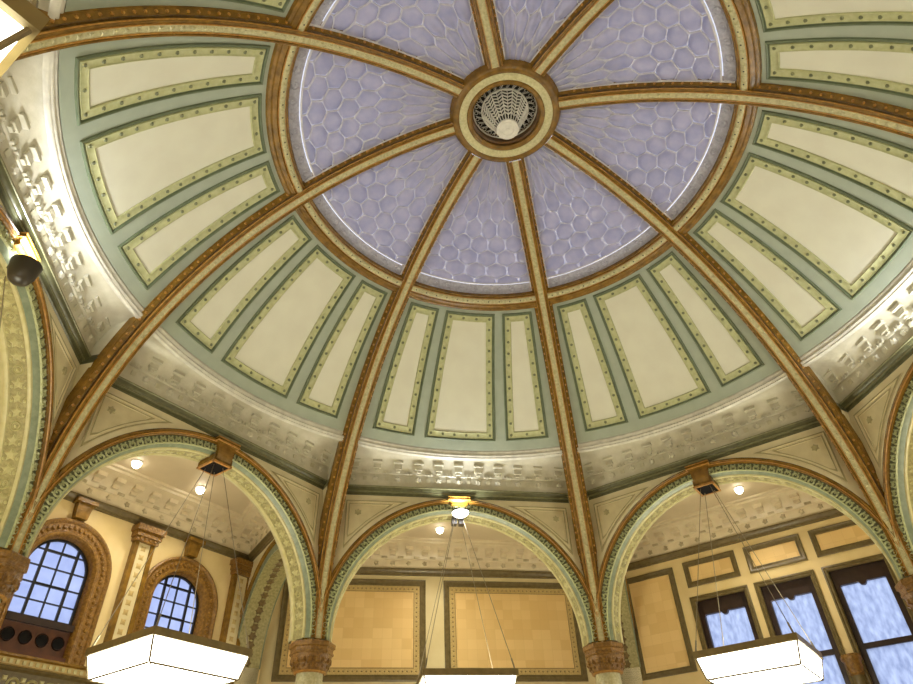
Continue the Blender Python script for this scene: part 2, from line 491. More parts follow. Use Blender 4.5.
th = Thing('oculus_ring', 'gilded brown ring with broad cream band at the crown of the dome', 'ring', 0, (0, 0, 10.52))
a = MB()
a.grid(circ_rows(((81.75, -.03), (81.85, .04), (81.9, .06), (82.0, .10), (82.1, .13), (82.3, .15), (82.6, .168), (82.95, .165), (83.05, .155)), 72), 0, True)
th.part('outer_moulding', a, ['brown'])
b = MB(); b.grid(circ_rows(((83.02, .150), (83.1, .158), (83.6, .165), (84.15, .158), (84.22, .15)), 72), 0, True)
th.part('cream_band', b, ['cream_hub'])
c = MB(); c.grid(circ_rows(((84.18, .15), (84.3, .168), (84.6, .175), (84.9, .165), (85.0, .15)), 72), 0, True)
th.part('inner_moulding', c, ['brown'])
d = MB(); zt = sph(0, 85.0, .15).z; r0 = (RD - .15) * cos(R(85.0))
d.lathe([(r0, zt), (r0 + .01, zt + .06), (r0 - .02, zt + .08), (r0 - .01, zt + .14), (r0, zt + .30)], 72); d.lathe([(r0, zt + .30), (.001, zt + .30)], 72, mi=1)
th.part('drum', d, ['drum', 'void'])

th = Thing('ceiling_vent', 'white openwork cone vent with round disc hanging inside the crown ring', 'vent', 0, (0, 0, 10.2))
a = MB()
zr = 10.74
a.lathe([(.50, zr), (.505, zr + .015), (.485, zr + .02), (.48, zr), (.50, zr)], 48); a.lathe([(.365, zr), (.365, zr + .02), (.345, zr + .02), (.345, zr), (.365, zr)], 48)
Z = Vector((0, 0, -1))
for i in range(26):
    az = 2 * pi * i / 26; u = Vector((cos(az), sin(az), 0)); t = Vector((-sin(az), cos(az), 0))
    a.ringlet(u * .447 + Vector((0, 0, zr)), (u, t, Z), .022, .032, .01, 10)
    a.ringlet(u * .392 + Vector((0, 0, zr)), (u, t, Z), .012, .020, .01, 8)
    a.box(u * .42 + t * .03 + Vector((0, 0, zr)), (.09, .008, .01), 0, (u * .8 + t * .6, t * .8 - u * .6, Vector((0, 0, 1))))
th.part('filigree_ring', a, ['plaster_white'])
b = MB()
def cone(s, ang, dr=0):
    r = .36 * (1 - s) ** .9 + .145 * (1 - (1 - s) ** .9); z = zr - .50 * s
    return Vector((r * cos(ang), r * sin(ang), z))
NB = 13
for i in range(NB):
    a0 = 2 * pi * i / NB; a1 = 2 * pi * (i + 1) / NB; am = (a0 + a1) / 2
    for q in range(12):
        s0, s1 = q / 12, (q + 1) / 12
        for ang, w in ((a0, .011), (am, .008)):
            b.tube(cone(s0, ang), cone(s1, ang), w * .85, 5)
    for q in range(8):
        s = .06 + q / 8 * .88
        for ee in (a0, a1):
            b.tube(cone(s, am), cone(max(s - .08, 0), ee), .011, 4)
b.lathe([(.365, zr + .005), (.37, zr - .02), (.35, zr - .02), (.345, zr + .005)], 40)
th.part('openwork_cone', b, ['plaster_white'])
c = MB()
c.lathe([(.0005, zr - .545), (.03, zr - .545), (.034, zr - .538), (.085, zr - .538), (.09, zr - .546), (.13, zr - .546), (.135, zr - .538), (.165, zr - .536), (.172, zr - .52), (.165, zr - .495), (.14, zr - .49), (.0005, zr - .49)], 40)
th.part('disc', c, ['plaster_white'])

# ------------------------------------------------------------------ frieze, cornice and mouldings under the dome
def octr(deg, ap):
    d = ((deg + 22.5) % 45) - 22.5
    return ap / cos(R(d))
def oct_rows(prof, n=160):
    """prof: (apothem, z)"""
    return [[(octr(360 * j / n, ap) * cos(2 * pi * j / n), octr(360 * j / n, ap) * sin(2 * pi * j / n), z) for j in range(n)] for ap, z in prof]
mb = MB()
mb.grid(oct_rows(((AP + .01, 6.90), (AP - .02, 6.915), (AP - .025, 6.945), (AP - .045, 6.95))), 0, True)
mb.grid(oct_rows(((AP - .045, 6.95), (AP - .05, 6.965), (AP - .045, 6.98))), 1, True)
mb.grid(oct_rows(((AP - .045, 6.98), (AP - .06, 6.985), (AP - .075, 7.0), (AP - .085, 7.03))), 0, True)
mb.grid(oct_rows(((AP - .085, 7.03), (AP - .095, 7.035), (AP - .095, 7.055), (AP - .05, 7.06))), 1, True)
struct('trim_1', mb, ['olive', 'olive_light'], label='dark olive cornice moulding running round the octagon above the arches', cat='cornice')
def fr(deg, s):
    return octr(deg, AP - .03) * (1 - s) + 5.295 * s
FP = ((0, 7.05), (.02, 7.10), (.06, 7.12), (.10, 7.30), (.16, 7.31), (.18, 7.34), (.24, 7.42), (.40, 7.52), (.62, 7.58), (.8, 7.61), (.98, 7.625))
mb = MB(); n = 160
mb.grid([[(fr(360 * j / n, s) * cos(2 * pi * j / n), fr(360 * j / n, s) * sin(2 * pi * j / n), z) for j in range(n)] for s, z in FP], 0, True)
for az in BAYS.values():
    for i in range(11):
        a_ = az - 19.4 + 38.8 * i / 10
        u = Vector((cos(R(a_)), sin(R(a_)), 0)); nrm = -Vector((cos(R(az)), sin(R(az)), 0)); t = Vector((-nrm.y, nrm.x, 0)); up = Vector((0, 0, 1))
        # stepped bracket
        p = u * (fr(a_, .2) + .0); p.z = 7.42
        mb.box(p + nrm * .0, (.10, .13, .08), 1, (nrm, t, up))
        p2 = p + Vector((0, 0, .085)); mb.box(p2 + nrm * .02, (.16, .17, .045), 1, (nrm, t, up))
        mb.box(p + nrm * .0 + Vector((0, 0, -.06)), (.06, .07, .05), 1, (nrm, t, up))
        # rosette on the lower band
        q = u * fr(a_, .085); q.z = 7.21
        nn = (nrm * .95 + Vector((0, 0, -.3))).normalized(); tt = t; uu = nn.cross(tt)
        mb.bump(q + nn * .004, (tt, uu, nn), .055, .03, 12, 1, .18)
        if i < 10:
            b_ = a_ + 1.94; u2 = Vector((cos(R(b_)), sin(R(b_)), 0)); q = u2 * fr(b_, .085); q.z = 7.21
            mb.box(q + nn * .005, (.07, .07, .02), 2, (uu, tt, nn))
            for dx in (-.06, .0, .06):
                q2 = u2 * fr(b_, .12) + t * dx; q2.z = 7.325
                mb.box(q2 + nrm * .02, (.05, .035, .05), 1, (nrm, t, up))
struct('trim_2', mb, ['frieze', 'frieze', 'frieze_dark'], label='silvery cream bracketed frieze between the cornice and the dome', cat='frieze')
mb = MB()
mb.lathe([(5.33, 7.58), (5.29, 7.585), (5.275, 7.60), (5.285, 7.615), (5.265, 7.625), (5.255, 7.645), (5.262, 7.665), (5.28, 7.67), (5.27, 7.685), (5.25, 7.70), (5.245, 7.72), (5.25, 7.745), (5.262, 7.755), (5.255, 7.765), (5.30, 7.90), (5.28, 8.2), (4.948, 8.2)], 160)
struct('trim_3', mb, ['moulding_white'], label='white circular moulding at the foot of the green dome', cat='moulding')

# ------------------------------------------------------------------ arcade walls with arches
ACZ, ARH = 4.54, 2.20
def arcade_wall(name, az):
    mb = MB()
    nA = 48
    for x, side in ((AP, 0), (6.0, 0)):
        inner = []; outer = []
        hs = x * math.tan(R(22.5))
        for i in range(nA + 1):
            a = pi * i / nA; y, z = ARH * cos(a), ACZ + ARH * sin(a)
            inner.append((x, y, z))
            # project to the rectangle |y|<=hs, z<=7.05
            dy, dz = cos(a), sin(a)
            k = min(hs / abs(dy) if abs(dy) > 1e-6 else 1e9, (7.02 - ACZ) / dz if dz > 1e-6 else 1e9)
            outer.append((x, dy * k, ACZ + dz * k))
        mb.grid([inner, outer])
    # underside of the opening
    mb.grid([[(x, ARH * cos(pi * i / nA), ACZ + ARH * sin(pi * i / nA)) for i in range(nA + 1)] for x in (AP, 6.0)])
    o = struct(name, mb, ['spandrel'], az)
    return o
def spandrel(parent, s):
    """raised triangular moulding in the corner between arch, rib and cornice"""
    x = AP
    def outline(ins):
        yc, zt = 2.02 - ins, 6.80 - ins
        ro = 2.43 + ins * .9
        pts = [(yc, zt)]
        # along the top to the arch circle, down the arch, back up the rib side
        ztop = zt
        y0 = sqrt(max(ro * ro - (ztop - ACZ) ** 2, .01)) + ins * .6
        a0 = math.atan2(ztop - ACZ, y0); 
        y1 = yc; z1 = ACZ + sqrt(max(ro * ro - y1 * y1, .01)) + ins * .6; a1 = math.atan2(z1 - ACZ, y1)
        n = 10
        for i in range(n + 1):
            t = i / n; aa = a0 + (a1 - a0) * t
            r = ro if 0 < i < n else ro
            if i == 0: pts.append((y0, ztop))
            elif i == n: pts.append((y1, z1))
            else: pts.append((r * cos(aa), ACZ + r * sin(aa)))
        return pts
    f = MB()
    rows = []
    for ins, h in ((0, .0), (.004, .02), (.025, .024), (.032, .004), (.055, .004), (.06, .016), (.075, .016), (.08, .002)):
        rows.append([(x - h, s * y, z) for y, z in outline(ins)])
    f.grid(rows, [0, 1, 0, 0, 0, 1, 0], True)
    f.face([(x - .002, s * y, z) for y, z in outline(.08)], 2)
    q = outline(.08); cx = sum(p[0] for p in q[:1]) - .10; 
    ax = (Vector((0, 1, 0)), Vector((0, 0, 1)), Vector((-1, 0, 0)))
    f.bump((x - .002, s * (2.02 - .22), 6.80 - .22), ax, .055, .02, 12, 1, .2)
    return struct('spandrel_panel', f, ['spandrel', 'spandrel_line', 'spandrel_field'], parent=parent)
mat('spandrel_field', (214, 203, 164), .42, (202, 190, 150), 6)
WN = {'34': 'wall_arcade_front', '23': 'wall_arcade_front_left', '45': 'wall_arcade_front_right', '12': 'wall_arcade_left', '56': 'wall_arcade_right', '67': 'wall_arcade_back_right', '78': 'wall_arcade_back', '81': 'wall_arcade_back_left'}
for bay, az in BAYS.items():
    w = arcade_wall(WN[bay], az)
    if bay in ('12', '23', '34', '45', '56'):
        for s in (1, -1): spandrel(w, s)

def arch_rows(prof, a0=-2, a1=182, n=72):
    return [[(x, r * cos(R(a0 + (a1 - a0) * i / n)), ACZ + r * sin(R(a0 + (a1 - a0) * i / n))) for i in range(n + 1)] for r, x in prof]
def arch_proto():
    th = Thing('arch', 'x', 'arch', 0, (AP, 0, 4.47))
    a = MB(); a.grid(arch_rows(((2.36, 5.56), (2.355, 5.51), (2.335, 5.485), (2.315, 5.48), (2.305, 5.50), (2.30, 5.505))))
    a.grid(arch_rows(((2.285, 5.505), (2.275, 5.50), (2.262, 5.512), (2.258, 5.55))))
    th.part('archivolt_moulding', a, ['brown'])
    g = MB(); g.grid(arch_rows(((2.303, 5.506), (2.297, 5.488), (2.287, 5.49), (2.283, 5.508))))
    th.part('gilt_line', g, ['gold'])
    f = MB(); f.grid(arch_rows(((2.262, 5.535), (2.145, 5.545)))); th.part('fascia', f, ['lace_dark'])
    l = MB()
    N = 58
    for i in range(N):
        an = R(-1 + 182 * (i + .5) / N); c = Vector((5.538, 2.198 * cos(an), ACZ + 2.198 * sin(an)))
        u = Vector((0, cos(an), sin(an))); t = Vector((0, -sin(an), cos(an))); nn = Vector((-1, 0, 0))
        l.ringlet(c - u * .012, (t, u, nn), .024, .056, .02, 10)
        l.bump(c + u * .042 + t * .03, (t, u, nn), .016, .016, 6); l.bump(c + u * .042 - t * .03, (t, u, nn), .016, .016, 6)
        l.bump(c - u * .0, (t, u, nn), .014, .014, 6)
    l.grid(arch_rows(((2.156, 5.545), (2.152, 5.525), (2.142, 5.525), (2.136, 5.545))))
    th.part('lace_trim', l, ['lace'])
    b = MB(); b.grid(arch_rows(((2.140, 5.54), (2.125, 5.56), (2.102, 5.615)))); th.part('green_band', b, ['band_green'])
    e = MB(); e.grid(arch_rows(((2.106, 5.61), (2.088, 5.615), (2.078, 5.63), (2.080, 5.65), (2.092, 5.66))))
    e.grid(arch_rows(((2.092, 5.85), (2.078, 5.86), (2.072, 5.885), (2.078, 5.91), (2.09, 5.925), (2.10, 5.95), (2.13, 6.005), (2.2, 6.01))))
    th.part('cream_bead', e, ['arch_cream'])
    s = MB(); s.grid(arch_rows(((2.09, 5.655), (2.092, 5.855)))); th.part('soffit', s, ['soffit'])
    r = MB()
    N = 40
    for i in range(N):
        an = R(1 + 178 * (i + .5) / N); u = Vector((0, -cos(an), -sin(an))); t = Vector((0, -sin(an), cos(an))); x = Vector((1, 0, 0))
        c = Vector((5.755, 2.091 * cos(an), ACZ + 2.091 * sin(an)))
        if i % 4 == 0:
            r.ringlet(c, (t, x, u), .035, .062, .02, 12); r.bump(c, (t, x, u), .022, .018, 8)
        else:
            r.bump(c, (t, x, u), .062, .016, 10, 0, .3)
            for q in (-1, 1):
                r.bump(c + x * (q * .07) + t * .04, (t, x, u), .022, .012, 6)
    th.part('rosette_strip', r, ['rosette'])
    return th
AR = arch_proto()
ALAB = {'23': 'wide green and cream arch framing the two round-headed windows', '34': 'green and cream arch framing the tiled wall in the middle',
        '45': 'green and cream arch framing the dark rectangular windows', '12': 'large near arch cut off by the left picture edge',
        '56': 'near arch cut off by the right picture edge'}
for i, (bay, lab) in enumerate(ALAB.items()):
    az = BAYS[bay]; g = 'arches of the octagon'
    if i == 0:
        AR.o.location = rotz(az) @ Vector(AR.base); AR.o.rotation_euler = (0, 0, R(az)); AR.o['label'] = lab; AR.o['group'] = g
    else:
        AR.copy(az, lab, g)

# ------------------------------------------------------------------ keystones
def keystone(az, label, plate):
    th = Thing('keystone', label, 'keystone', az, (5.45, 0, 6.50), 'keystones of the arches')
    b = MB()
    prof = [(-.04, 6.90), (-.10, 6.89), (-.12, 6.86), (-.10, 6.83), (-.07, 6.81), (-.075, 6.76), (-.09, 6.70), (-.08, 6.62), (-.05, 6.56), (-.02, 6.53)]
    if not plate: prof = prof[:6] + [(-.02, 6.745)]
    rows = []
    for d, z in prof:
        w = .17 - (6.90 - z) * .14 + (.03 if z > 6.825 else 0)
        rows.append([(AP, -w, z), (AP + d, -w, z), (AP + d, w, z), (AP, w, z)])
    b.grid(rows); b.face(rows[0]); b.face(rows[-1])
    th.part('scroll_block', b, ['brown'])
    c = MB()
    for z in (6.885, 6.835):
        c.box((AP - .075, 0, z), (.10, .40, .014))
    th.part('gilt_line', c, ['gold'])
    if plate:
        p = MB(); p.box((5.69, 0, 6.585), (.40, .32, .10)); p.box((5.69, 0, 6.525), (.36, .28, .03))
        th.part('bracket_plate', p, ['brown'])
        r = MB()
        for sx, sy, lx, ly in ((-.19, 0, .03, .34), (.19, 0, .03, .34), (0, -.155, .41, .03), (0, .155, .41, .03)):
            r.box((5.69 + sx, sy, 6.515), (lx, ly, .03))
        th.part('plate_rim', r, ['gold'])
        d = MB(); d.box((5.69, 0, 6.508), (.34, .27, .006)); th.part('plate_recess', d, ['hole'])
    return th
keystone(135, 'brown keystone with dark square cable plate above the round-headed windows', True)
keystone(45, 'brown keystone with dark square cable plate above the rectangular windows', True)
k = keystone(90, 'floodlit golden keystone over the tiled wall', False)
c = MB()
for s in (-1, 1):
    c.box((5.73, s * .065, 6.545), (.13, .09, .13))
k.part('cable_clip', c, ['fixture_dark'])
keystone(180, 'floodlit keystone at the arch cut by the left picture edge', False)
keystone(0, 'keystone at the arch cut by the right picture edge', False)

def floodlight(az, label, bowl):
    x = 5.40
    th = Thing('floodlight', label, 'floodlight', az, (x, 0, 6.45), 'floodlights on the keystones')
    if bowl:
        b = MB(); b.lathe([(.0005, -.075), (.06, -.07), (.11, -.05), (.14, -.02), (.145, .0)], 24, (x, 0, 6.57)); th.part('glowing_bowl', b, ['flood_glow'])
        h = MB(); h.lathe([(.145, 0), (.152, .005), (.152, .025), (.14, .03), (.0005, .03)], 24, (x, 0, 6.57)); th.part('rim', h, ['fixture_dark'])
        a = MB(); a.box((5.52, 0, 6.59), (.06, .05, .03)); th.part('bracket', a, ['fixture_dark'])
    else:
        h = MB(); h.lathe([(.0005, -.22), (.06, -.215), (.10, -.18), (.13, -.10), (.145, 0), (.15, .04), (.135, .045)], 24, (x, 0, 6.58)); th.part('housing', h, ['fixture_dark'])
        l = MB(); l.lathe([(.135, .03), (.0005, .035)], 24, (x, 0, 6.58)); th.part('lens', l, ['flood_glow'])
        a = MB(); a.box((5.53, 0, 6.55), (.04, .06, .04)); th.part('bracket', a, ['fixture_dark'])
floodlight(90, 'glowing bowl floodlight under the golden keystone over the tiled wall', True)
floodlight(180, 'dark floodlight housing on the arch at the left picture edge', False)
floodlight(0, 'dark floodlight housing on the arch cut by the right picture edge', False)

# ------------------------------------------------------------------ columns
def column_proto():
    cx = 6.16
    th = Thing('capital_column', 'x', 'column', 0, (cx, 0, 0))
    a = MB(); a.lathe([(.345, 4.43), (.355, 4.415), (.355, 4.36), (.325, 4.345), (.32, 4.30), (.335, 4.29), (.335, 4.265), (.31, 4.25)], 8, (cx, 0, 0), 0, R(22.5))
    a.face([(cx + .345 * cos(R(22.5 + 45 * i)), .345 * sin(R(22.5 + 45 * i)), 4.43) for i in range(8)])
    th.part('abacus', a, ['brown_carved'], smooth=20)
    b = MB(); b.lathe([(.31, 4.255), (.30, 4.20), (.275, 4.14), (.265, 4.09), (.25, 4.06), (.255, 4.03), (.225, 4.01)], 24, (cx, 0, 0))
    for i in range(16):
        an = 2 * pi * i / 16; u = Vector((cos(an), sin(an), 0)); t = Vector((-sin(an), cos(an), 0))
        b.bump(Vector((cx, 0, 4.17)) + u * .283, (t, Vector((0, 0, 1)), u), .055, .03, 8, 0, .2)
        b.bump(Vector((cx, 0, 4.09)) + u * .262, (t, Vector((0, 0, 1)), u), .03, .02, 8)
    th.part('capital', b, ['brown_carved'])
    n = MB(); n.lathe([(.235, 4.045), (.25, 4.03), (.25, 4.015), (.215, 4.0)], 24, (cx, 0, 0)); th.part('neck_ring', n, ['gold'])
    s = MB(); s.lathe([(.20, 4.01), (.20, 1.2), (.21, .3)], 24, (cx, 0, 0)); th.part('shaft', s, ['cream_pattern'])
    p = MB(); p.lathe([(.24, .32), (.30, .28), (.28, .22), (.34, .16), (.34, .0)], 8, (cx, 0, 0)); th.part('base', p, ['brown_dark'], smooth=20)
    return th
CP = column_proto()
CLAB = {2: 'brown capital and column at the left edge before the round-headed windows', 3: 'brown capital and column between the round-headed windows and the tiled wall',
        4: 'brown capital and column between the tiled wall and the rectangular windows', 5: 'brown capital and column at the right edge beyond the rectangular windows'}
for i, (kk, lab) in enumerate(CLAB.items()):
    az = RIBAZ[kk]; g = 'columns of the octagon'
    if i == 0:
        CP.o.location = rotz(az) @ Vector(CP.base); CP.o.rotation_euler = (0, 0, R(az)); CP.o['label'] = lab; CP.o['group'] = g
    else:
        CP.copy(az, lab, g)

# ------------------------------------------------------------------ pendant lamps
def lamp_proto():
    cx = 5.731; a, b = .717, .627; zt, zm, zb = 3.946, 3.853, 3.585
    th = Thing('pendant_lamp', 'x', 'pendant lamp', 0, (cx, 0, zb))
    def sq(h, z): return [(cx - h, -h, z), (cx + h, -h, z), (cx + h, h, z), (cx - h, h, z)]
    r = MB(); r.grid([sq(a - .16, zt), sq(a, zt), sq(a, zm), sq(a - .035, zm - .003), sq(a - .05, zm + .01)], 0, True)
    th.part('rim', r, ['rim_brass'], smooth=0)
    g = MB(); g.grid([sq(a - .028, zm + .001), sq(b, zb)], 0, True); g.face(list(reversed(sq(b, zb))))
    th.part('diffuser', g, ['lamp_glow'], smooth=0)
    e = MB(); T, B = sq(a - .026, zm), sq(b, zb)
    for i in range(4):
        e.tube(T[i], B[i], .013, 6); e.tube(B[i], B[(i + 1) % 4], .013, 6)
        v = Vector(B[i]); c = Vector((cx, 0, zb)); e.tube(v, v + (c - v).normalized() * .16, .007, 4)
    th.part('edge_strip', e, ['rim_line'])
    for sx in (-1, 1):
        for sy in (-1, 1):
            c = MB(); p = Vector((cx + sx * (a - .04), sy * (a - .04), zt)); q = Vector((5.69 + sx * .10, sy * .08, 6.51))
            c.tube(p, q, .0055, 5); c.tube(p - Vector((0, 0, .01)), p + (q - p).normalized() * .16, .013, 6)
            th.part('cable', c, ['cable'])
    return th
LP = lamp_proto()
LLAB = {135: 'glowing square pendant lamp hanging in front of the round-headed windows', 90: 'glowing square pendant lamp hanging before the tiled wall, cut by the bottom edge',
        45: 'glowing square pendant lamp hanging in front of the rectangular windows', -135: 'nearby glowing pendant lamp cut off by the top left corner'}
for i, (az, lab) in enumerate(LLAB.items()):
    g = 'square pendant lamps hanging in the arches'
    if i == 0:
        LP.o.location = rotz(az) @ Vector(LP.base); LP.o.rotation_euler = (0, 0, R(az)); LP.o['label'] = lab; LP.o['group'] = g
    else:
        LP.copy(az, lab, g)
for az, where in ((180, 'nearest arch on the window side'), (0, 'arch across the hall'), (-45, 'arch behind the viewer, across'), (-90, 'arch right behind the viewer')):
    LP.copy(az, 'glowing square pendant lamp hanging out of view in the ' + where, 'square pendant lamps hanging in the arches')

# ------------------------------------------------------------------ aisle: floor, ceiling, outer walls
def octpoly(ap, z): return [(ap / cos(R(22.5)) * cos(R(22.5 + 45 * i)), ap / cos(R(22.5)) * sin(R(22.5 + 45 * i)), z) for i in range(8)]
mb = MB(); mb.face(octpoly(OW + .4, 0)); struct('floor', mb, ['stone_floor'], smooth=0)
mb = MB(); mb.grid([octpoly(AP + .1, 7.0), octpoly(OW + .05, 7.0)], 0, True); struct('ceiling.001', mb, ['aisle_ceiling'], smooth=0)

def wall_quad(mb, y0, y1, z0, z1, mi=0):
    if y1 > y0 and z1 > z0: mb.face([(OW, y0, z0), (OW, y1, z0), (OW, y1, z1), (OW, y0, z1)], mi)
def plain_wall(name, az, m='wall_yellow'):
    mb = MB(); wall_quad(mb, -OH, OH, 0, 7.02); struct(name, mb, [m], az, smooth=0)
plain_wall('wall_front', 90, 'wall_pale')
for nm, az in (('wall_left', 180), ('wall_right', 0), ('wall_back_right', -45), ('wall_back', -90), ('wall_back_left', -135)):
    plain_wall(nm, az)
# wall with two round-headed windows: y = -t
WIN_T = (-.66, 1.41); WR, WSP, WSILL = .485, 5.36, 4.66
mb = MB(); ys = [-OH]
for t in sorted((-x for x in WIN_T)):
    ys += [t - WR, t + WR]
ys.append(OH)
for i in range(0, len(ys), 2): wall_quad(mb, ys[i], ys[i + 1], 0, 7.02)
for t in WIN_T:
    y = -t; wall_quad(mb, y - WR, y + WR, 0, WSILL - .52)
    n = 24; mb.grid([[(OW, y + WR * cos(pi * i / n), WSP + WR * sin(pi * i / n)) for i in range(n + 1)], [(OW, y + WR * cos(pi * i / n), 7.02) for i in range(n + 1)]])
struct('wall_front_left', mb, ['wall_yellow'], 135, smooth=0)

def arch_pts(y, r, zs, zbot, n=24, ends=True):
    p = [(y + r, zbot)] + [(y + r * cos(pi * i / n), zs + r * sin(pi * i / n)) for i in range(n + 1)] + [(y - r, zbot)]
    return p
def round_window(idx, t):
    y = -t
    th = Thing('window_%d' % idx, ('round-headed window with brown carved surround beside the left picture edge' if t < 0 else 'round-headed window with brown carved surround behind the hanging lamp, nearer the tiled wall'), 'window', 135, (OW, y, 4.14), None, 'structure')
    so = .77 if t < 0 else .76
    s = MB()
    prof = [(so, OW), (so, OW - .07), (so - .03, OW - .085), (so - .06, OW - .07), (so - .07, OW - .05), (so - .20, OW - .05), (so - .21, OW - .065), (so - .24, OW - .06), (WR + .02, OW - .03), (WR, OW + .0), (WR, OW + .16)]
    s.grid([[(x, py, pz) for py, pz in arch_pts(y, r, WSP, 4.14)] for r, x in prof])
    rr = so - .135; L = WSP - 4.14; n = 0
    ax = lambda u, v: (u, v, Vector((-1, 0, 0)))
    pts = []
    for i in range(12): pts += [(y + rr, 4.2 + L * i / 12, 0), (y - rr, 4.2 + L * i / 12, 0)]
    for i in range(25): pts.append((y + rr * cos(pi * i / 24), WSP + rr * sin(pi * i / 24), 0))
    for py, pz, _ in pts:
        s.bump((OW - .05, py, pz), ax(Vector((0, 1, 0)), Vector((0, 0, 1))), .036, .03, 8)
    th.part('surround', s, ['brown_carved'])
    k = MB(); k.box((OW - .06, y, 6.30), (.16, .26, .30), 0, None, .75); k.box((OW - .08, y, 6.42), (.20, .34, .06)); th.part('keystone_block', k, ['brown'])
    f = MB()
    f.grid([[(x, py, pz) for py, pz in arch_pts(y, r, WSP, WSILL)] for r, x in ((WR + .01, OW + .10), (WR - .035, OW + .10), (WR - .035, OW + .15))])
    f.box((OW + .12, y, WSILL - .01), (.06, 2 * WR, .07))
    th.part('frame', f, ['iron'])
    mu = MB(); X = OW + .115
    def topz(dy): return WSP + sqrt(max((WR - .03) ** 2 - dy * dy, 0))
    def halfw(z): return WR - .03 if z < WSP else sqrt(max((WR - .03) ** 2 - (z - WSP) ** 2, 0))
    for dy, w in ((-.245, .036), (0, .016), (.245, .036)):
        z1 = topz(dy); mu.box((X, y + dy, (WSILL + z1) / 2), (.04, w, z1 - WSILL))
    for z, w, lim in ((5.63, .034, .245), (5.63, .018, 9), (5.385, .016, 9), (5.135, .034, .245), (5.135, .018, 9), (4.90, .016, 9)):
        h = min(halfw(z), lim); mu.box((X, y, z), (.036, 2 * h, w))
    th.part('glazing_bars', mu, ['iron'])
    p = MB(); p.face([(OW + .135, py, pz) for py, pz in arch_pts(y, WR, WSP, WSILL)]); th.part('pane', p, ['window_glass'], smooth=0)
    b = MB(); b.box((OW + .10, y, 4.38), (.10, 2 * WR, .50)); b.box((OW + .03, y, 4.60), (.10, 2 * WR, .09), 1); b.box((OW + .0, y, 4.165), (.12, 2 * WR, .05))  # beam above the red board is coloured dark to paint in a shadow band
    sp = th.part('sill_panel', b, ['wood_red', 'wood_dark_and_shade'])
    for i in range(4):
        c = Vector((OW + .048, y - .355 + .237 * i, 4.385)); h = MB()
        A = (Vector((0, 1, 0)), Vector((0, 0, 1)), Vector((-1, 0, 0)))
        h.face([c + A[0] * (.078 * cos(2 * pi * q / 20)) + A[1] * (.10 * sin(2 * pi * q / 20)) for q in range(20)], 0)
        h.ringlet(c, A, .078, .095, .018, 20, 1)
        th.part('porthole', h, ['hole', 'wood_dark_and_shade'], sp)
for i, t in enumerate(WIN_T): round_window(i + 1, t)

# wall with three rectangular windows
RW = [(-1.38, -.44), (-.15, .74), (1.04, 1.94)]
TOPZ, BOTZ = 5.52, 2.6
mb = MB(); edges = [-3.4]
for a_, b_ in RW: edges += [a_, b_]
edges.append(OH)
for i in range(0, len(edges), 2): wall_quad(mb, -edges[i + 1], -edges[i], 0, 7.02)
for a_, b_ in RW:
    wall_quad(mb, -b_, -a_, TOPZ, 7.02); wall_quad(mb, -b_, -a_, 0, BOTZ)
struct('wall_front_right', mb, ['wall_yellow'], 45, smooth=0)
def rect_window(idx, t0, t1, label):
    y0, y1 = -t1, -t0; ym = (y0 + y1) / 2
    th = Thing('window_%d' % idx, label, 'window', 45, (OW, ym, BOTZ), None, 'structure')
    def rect(d, x, zb=BOTZ): return [(x, y0 - d, zb), (x, y0 - d, TOPZ + d), (x, y1 + d, TOPZ + d), (x, y1 + d, zb)]
    a = MB(); a.grid([rect(d, x) for d, x in ((.085, OW), (.085, OW - .035), (.06, OW - .045), (.045, OW - .025), (.02, OW - .03), (0, OW - .01), (0, OW + .02))])
    th.part('architrave', a, ['frame_olive'])
    rv = MB(); rv.grid([rect(0, x) for x in (OW + .01, OW + .17)]); th.part('reveal', rv, ['wood_dark_and_shade'])
    f = MB(); X = OW + .12
    f.box((X, y0 + .045, (BOTZ + TOPZ) / 2), (.09, .09, TOPZ - BOTZ)); f.box((X, y1 - .045, (BOTZ + TOPZ) / 2), (.09, .09, TOPZ - BOTZ))
    f.box((X, ym, 4.29), (.08, y1 - y0 - .14, .085)); f.box((X, ym, BOTZ + .06), (.08, y1 - y0 - .14, .12))
    # head rail with a small hanging scallop in the middle
    w = (y1 - y0) / 2 - .07; n = 80; lo = []
    for i in range(n + 1):
        d = -w + 2 * w * i / n; z = 5.275; q = abs(d)
        if q < .055: z -= .045 * sqrt(max(1 - (q / .055) ** 2, 0)) + .01
        elif q < .10: z += .012 * sin(pi * (q - .055) / .045) - .01 * (.10 - q) / .045
        if q > w - .05: z -= .03 * ((q - w + .05) / .05) ** 2
        lo.append((ym + d, z))
    for x in (X - .045, X + .045):
        f.grid([[(x, yy, zz) for yy, zz in lo], [(x, yy, TOPZ) for yy, zz in lo]])
    f.grid([[(X - .045, yy, zz) for yy, zz in lo], [(X + .045, yy, zz) for yy, zz in lo]])
    th.part('frame', f, ['wood_dark_and_shade'])
    p = MB(); p.face([(X + .03, y0 + .06, 4.3), (X + .03, y1 - .06, 4.3), (X + .03, y1 - .06, 5.5), (X + .03, y0 + .06, 5.5)])
    th.part('pane', p, ['rippled_glass'], smooth=0)
    p = MB(); p.face([(X + .01, y0 + .06, BOTZ), (X + .01, y1 - .06, BOTZ), (X + .01, y1 - .06, 4.28), (X + .01, y0 + .06, 4.28)])
    th.part('pane', p, ['rippled_glass'], smooth=0)
for i, ((a_, b_), lab) in enumerate(zip(RW, ('dark-framed rectangular window nearest the tall tile panel', 'dark-framed rectangular window, middle of three behind the hanging lamp', 'dark-framed rectangular window farthest from the tall tile panel'))):
    rect_window(i + 3, a_, b_, lab)

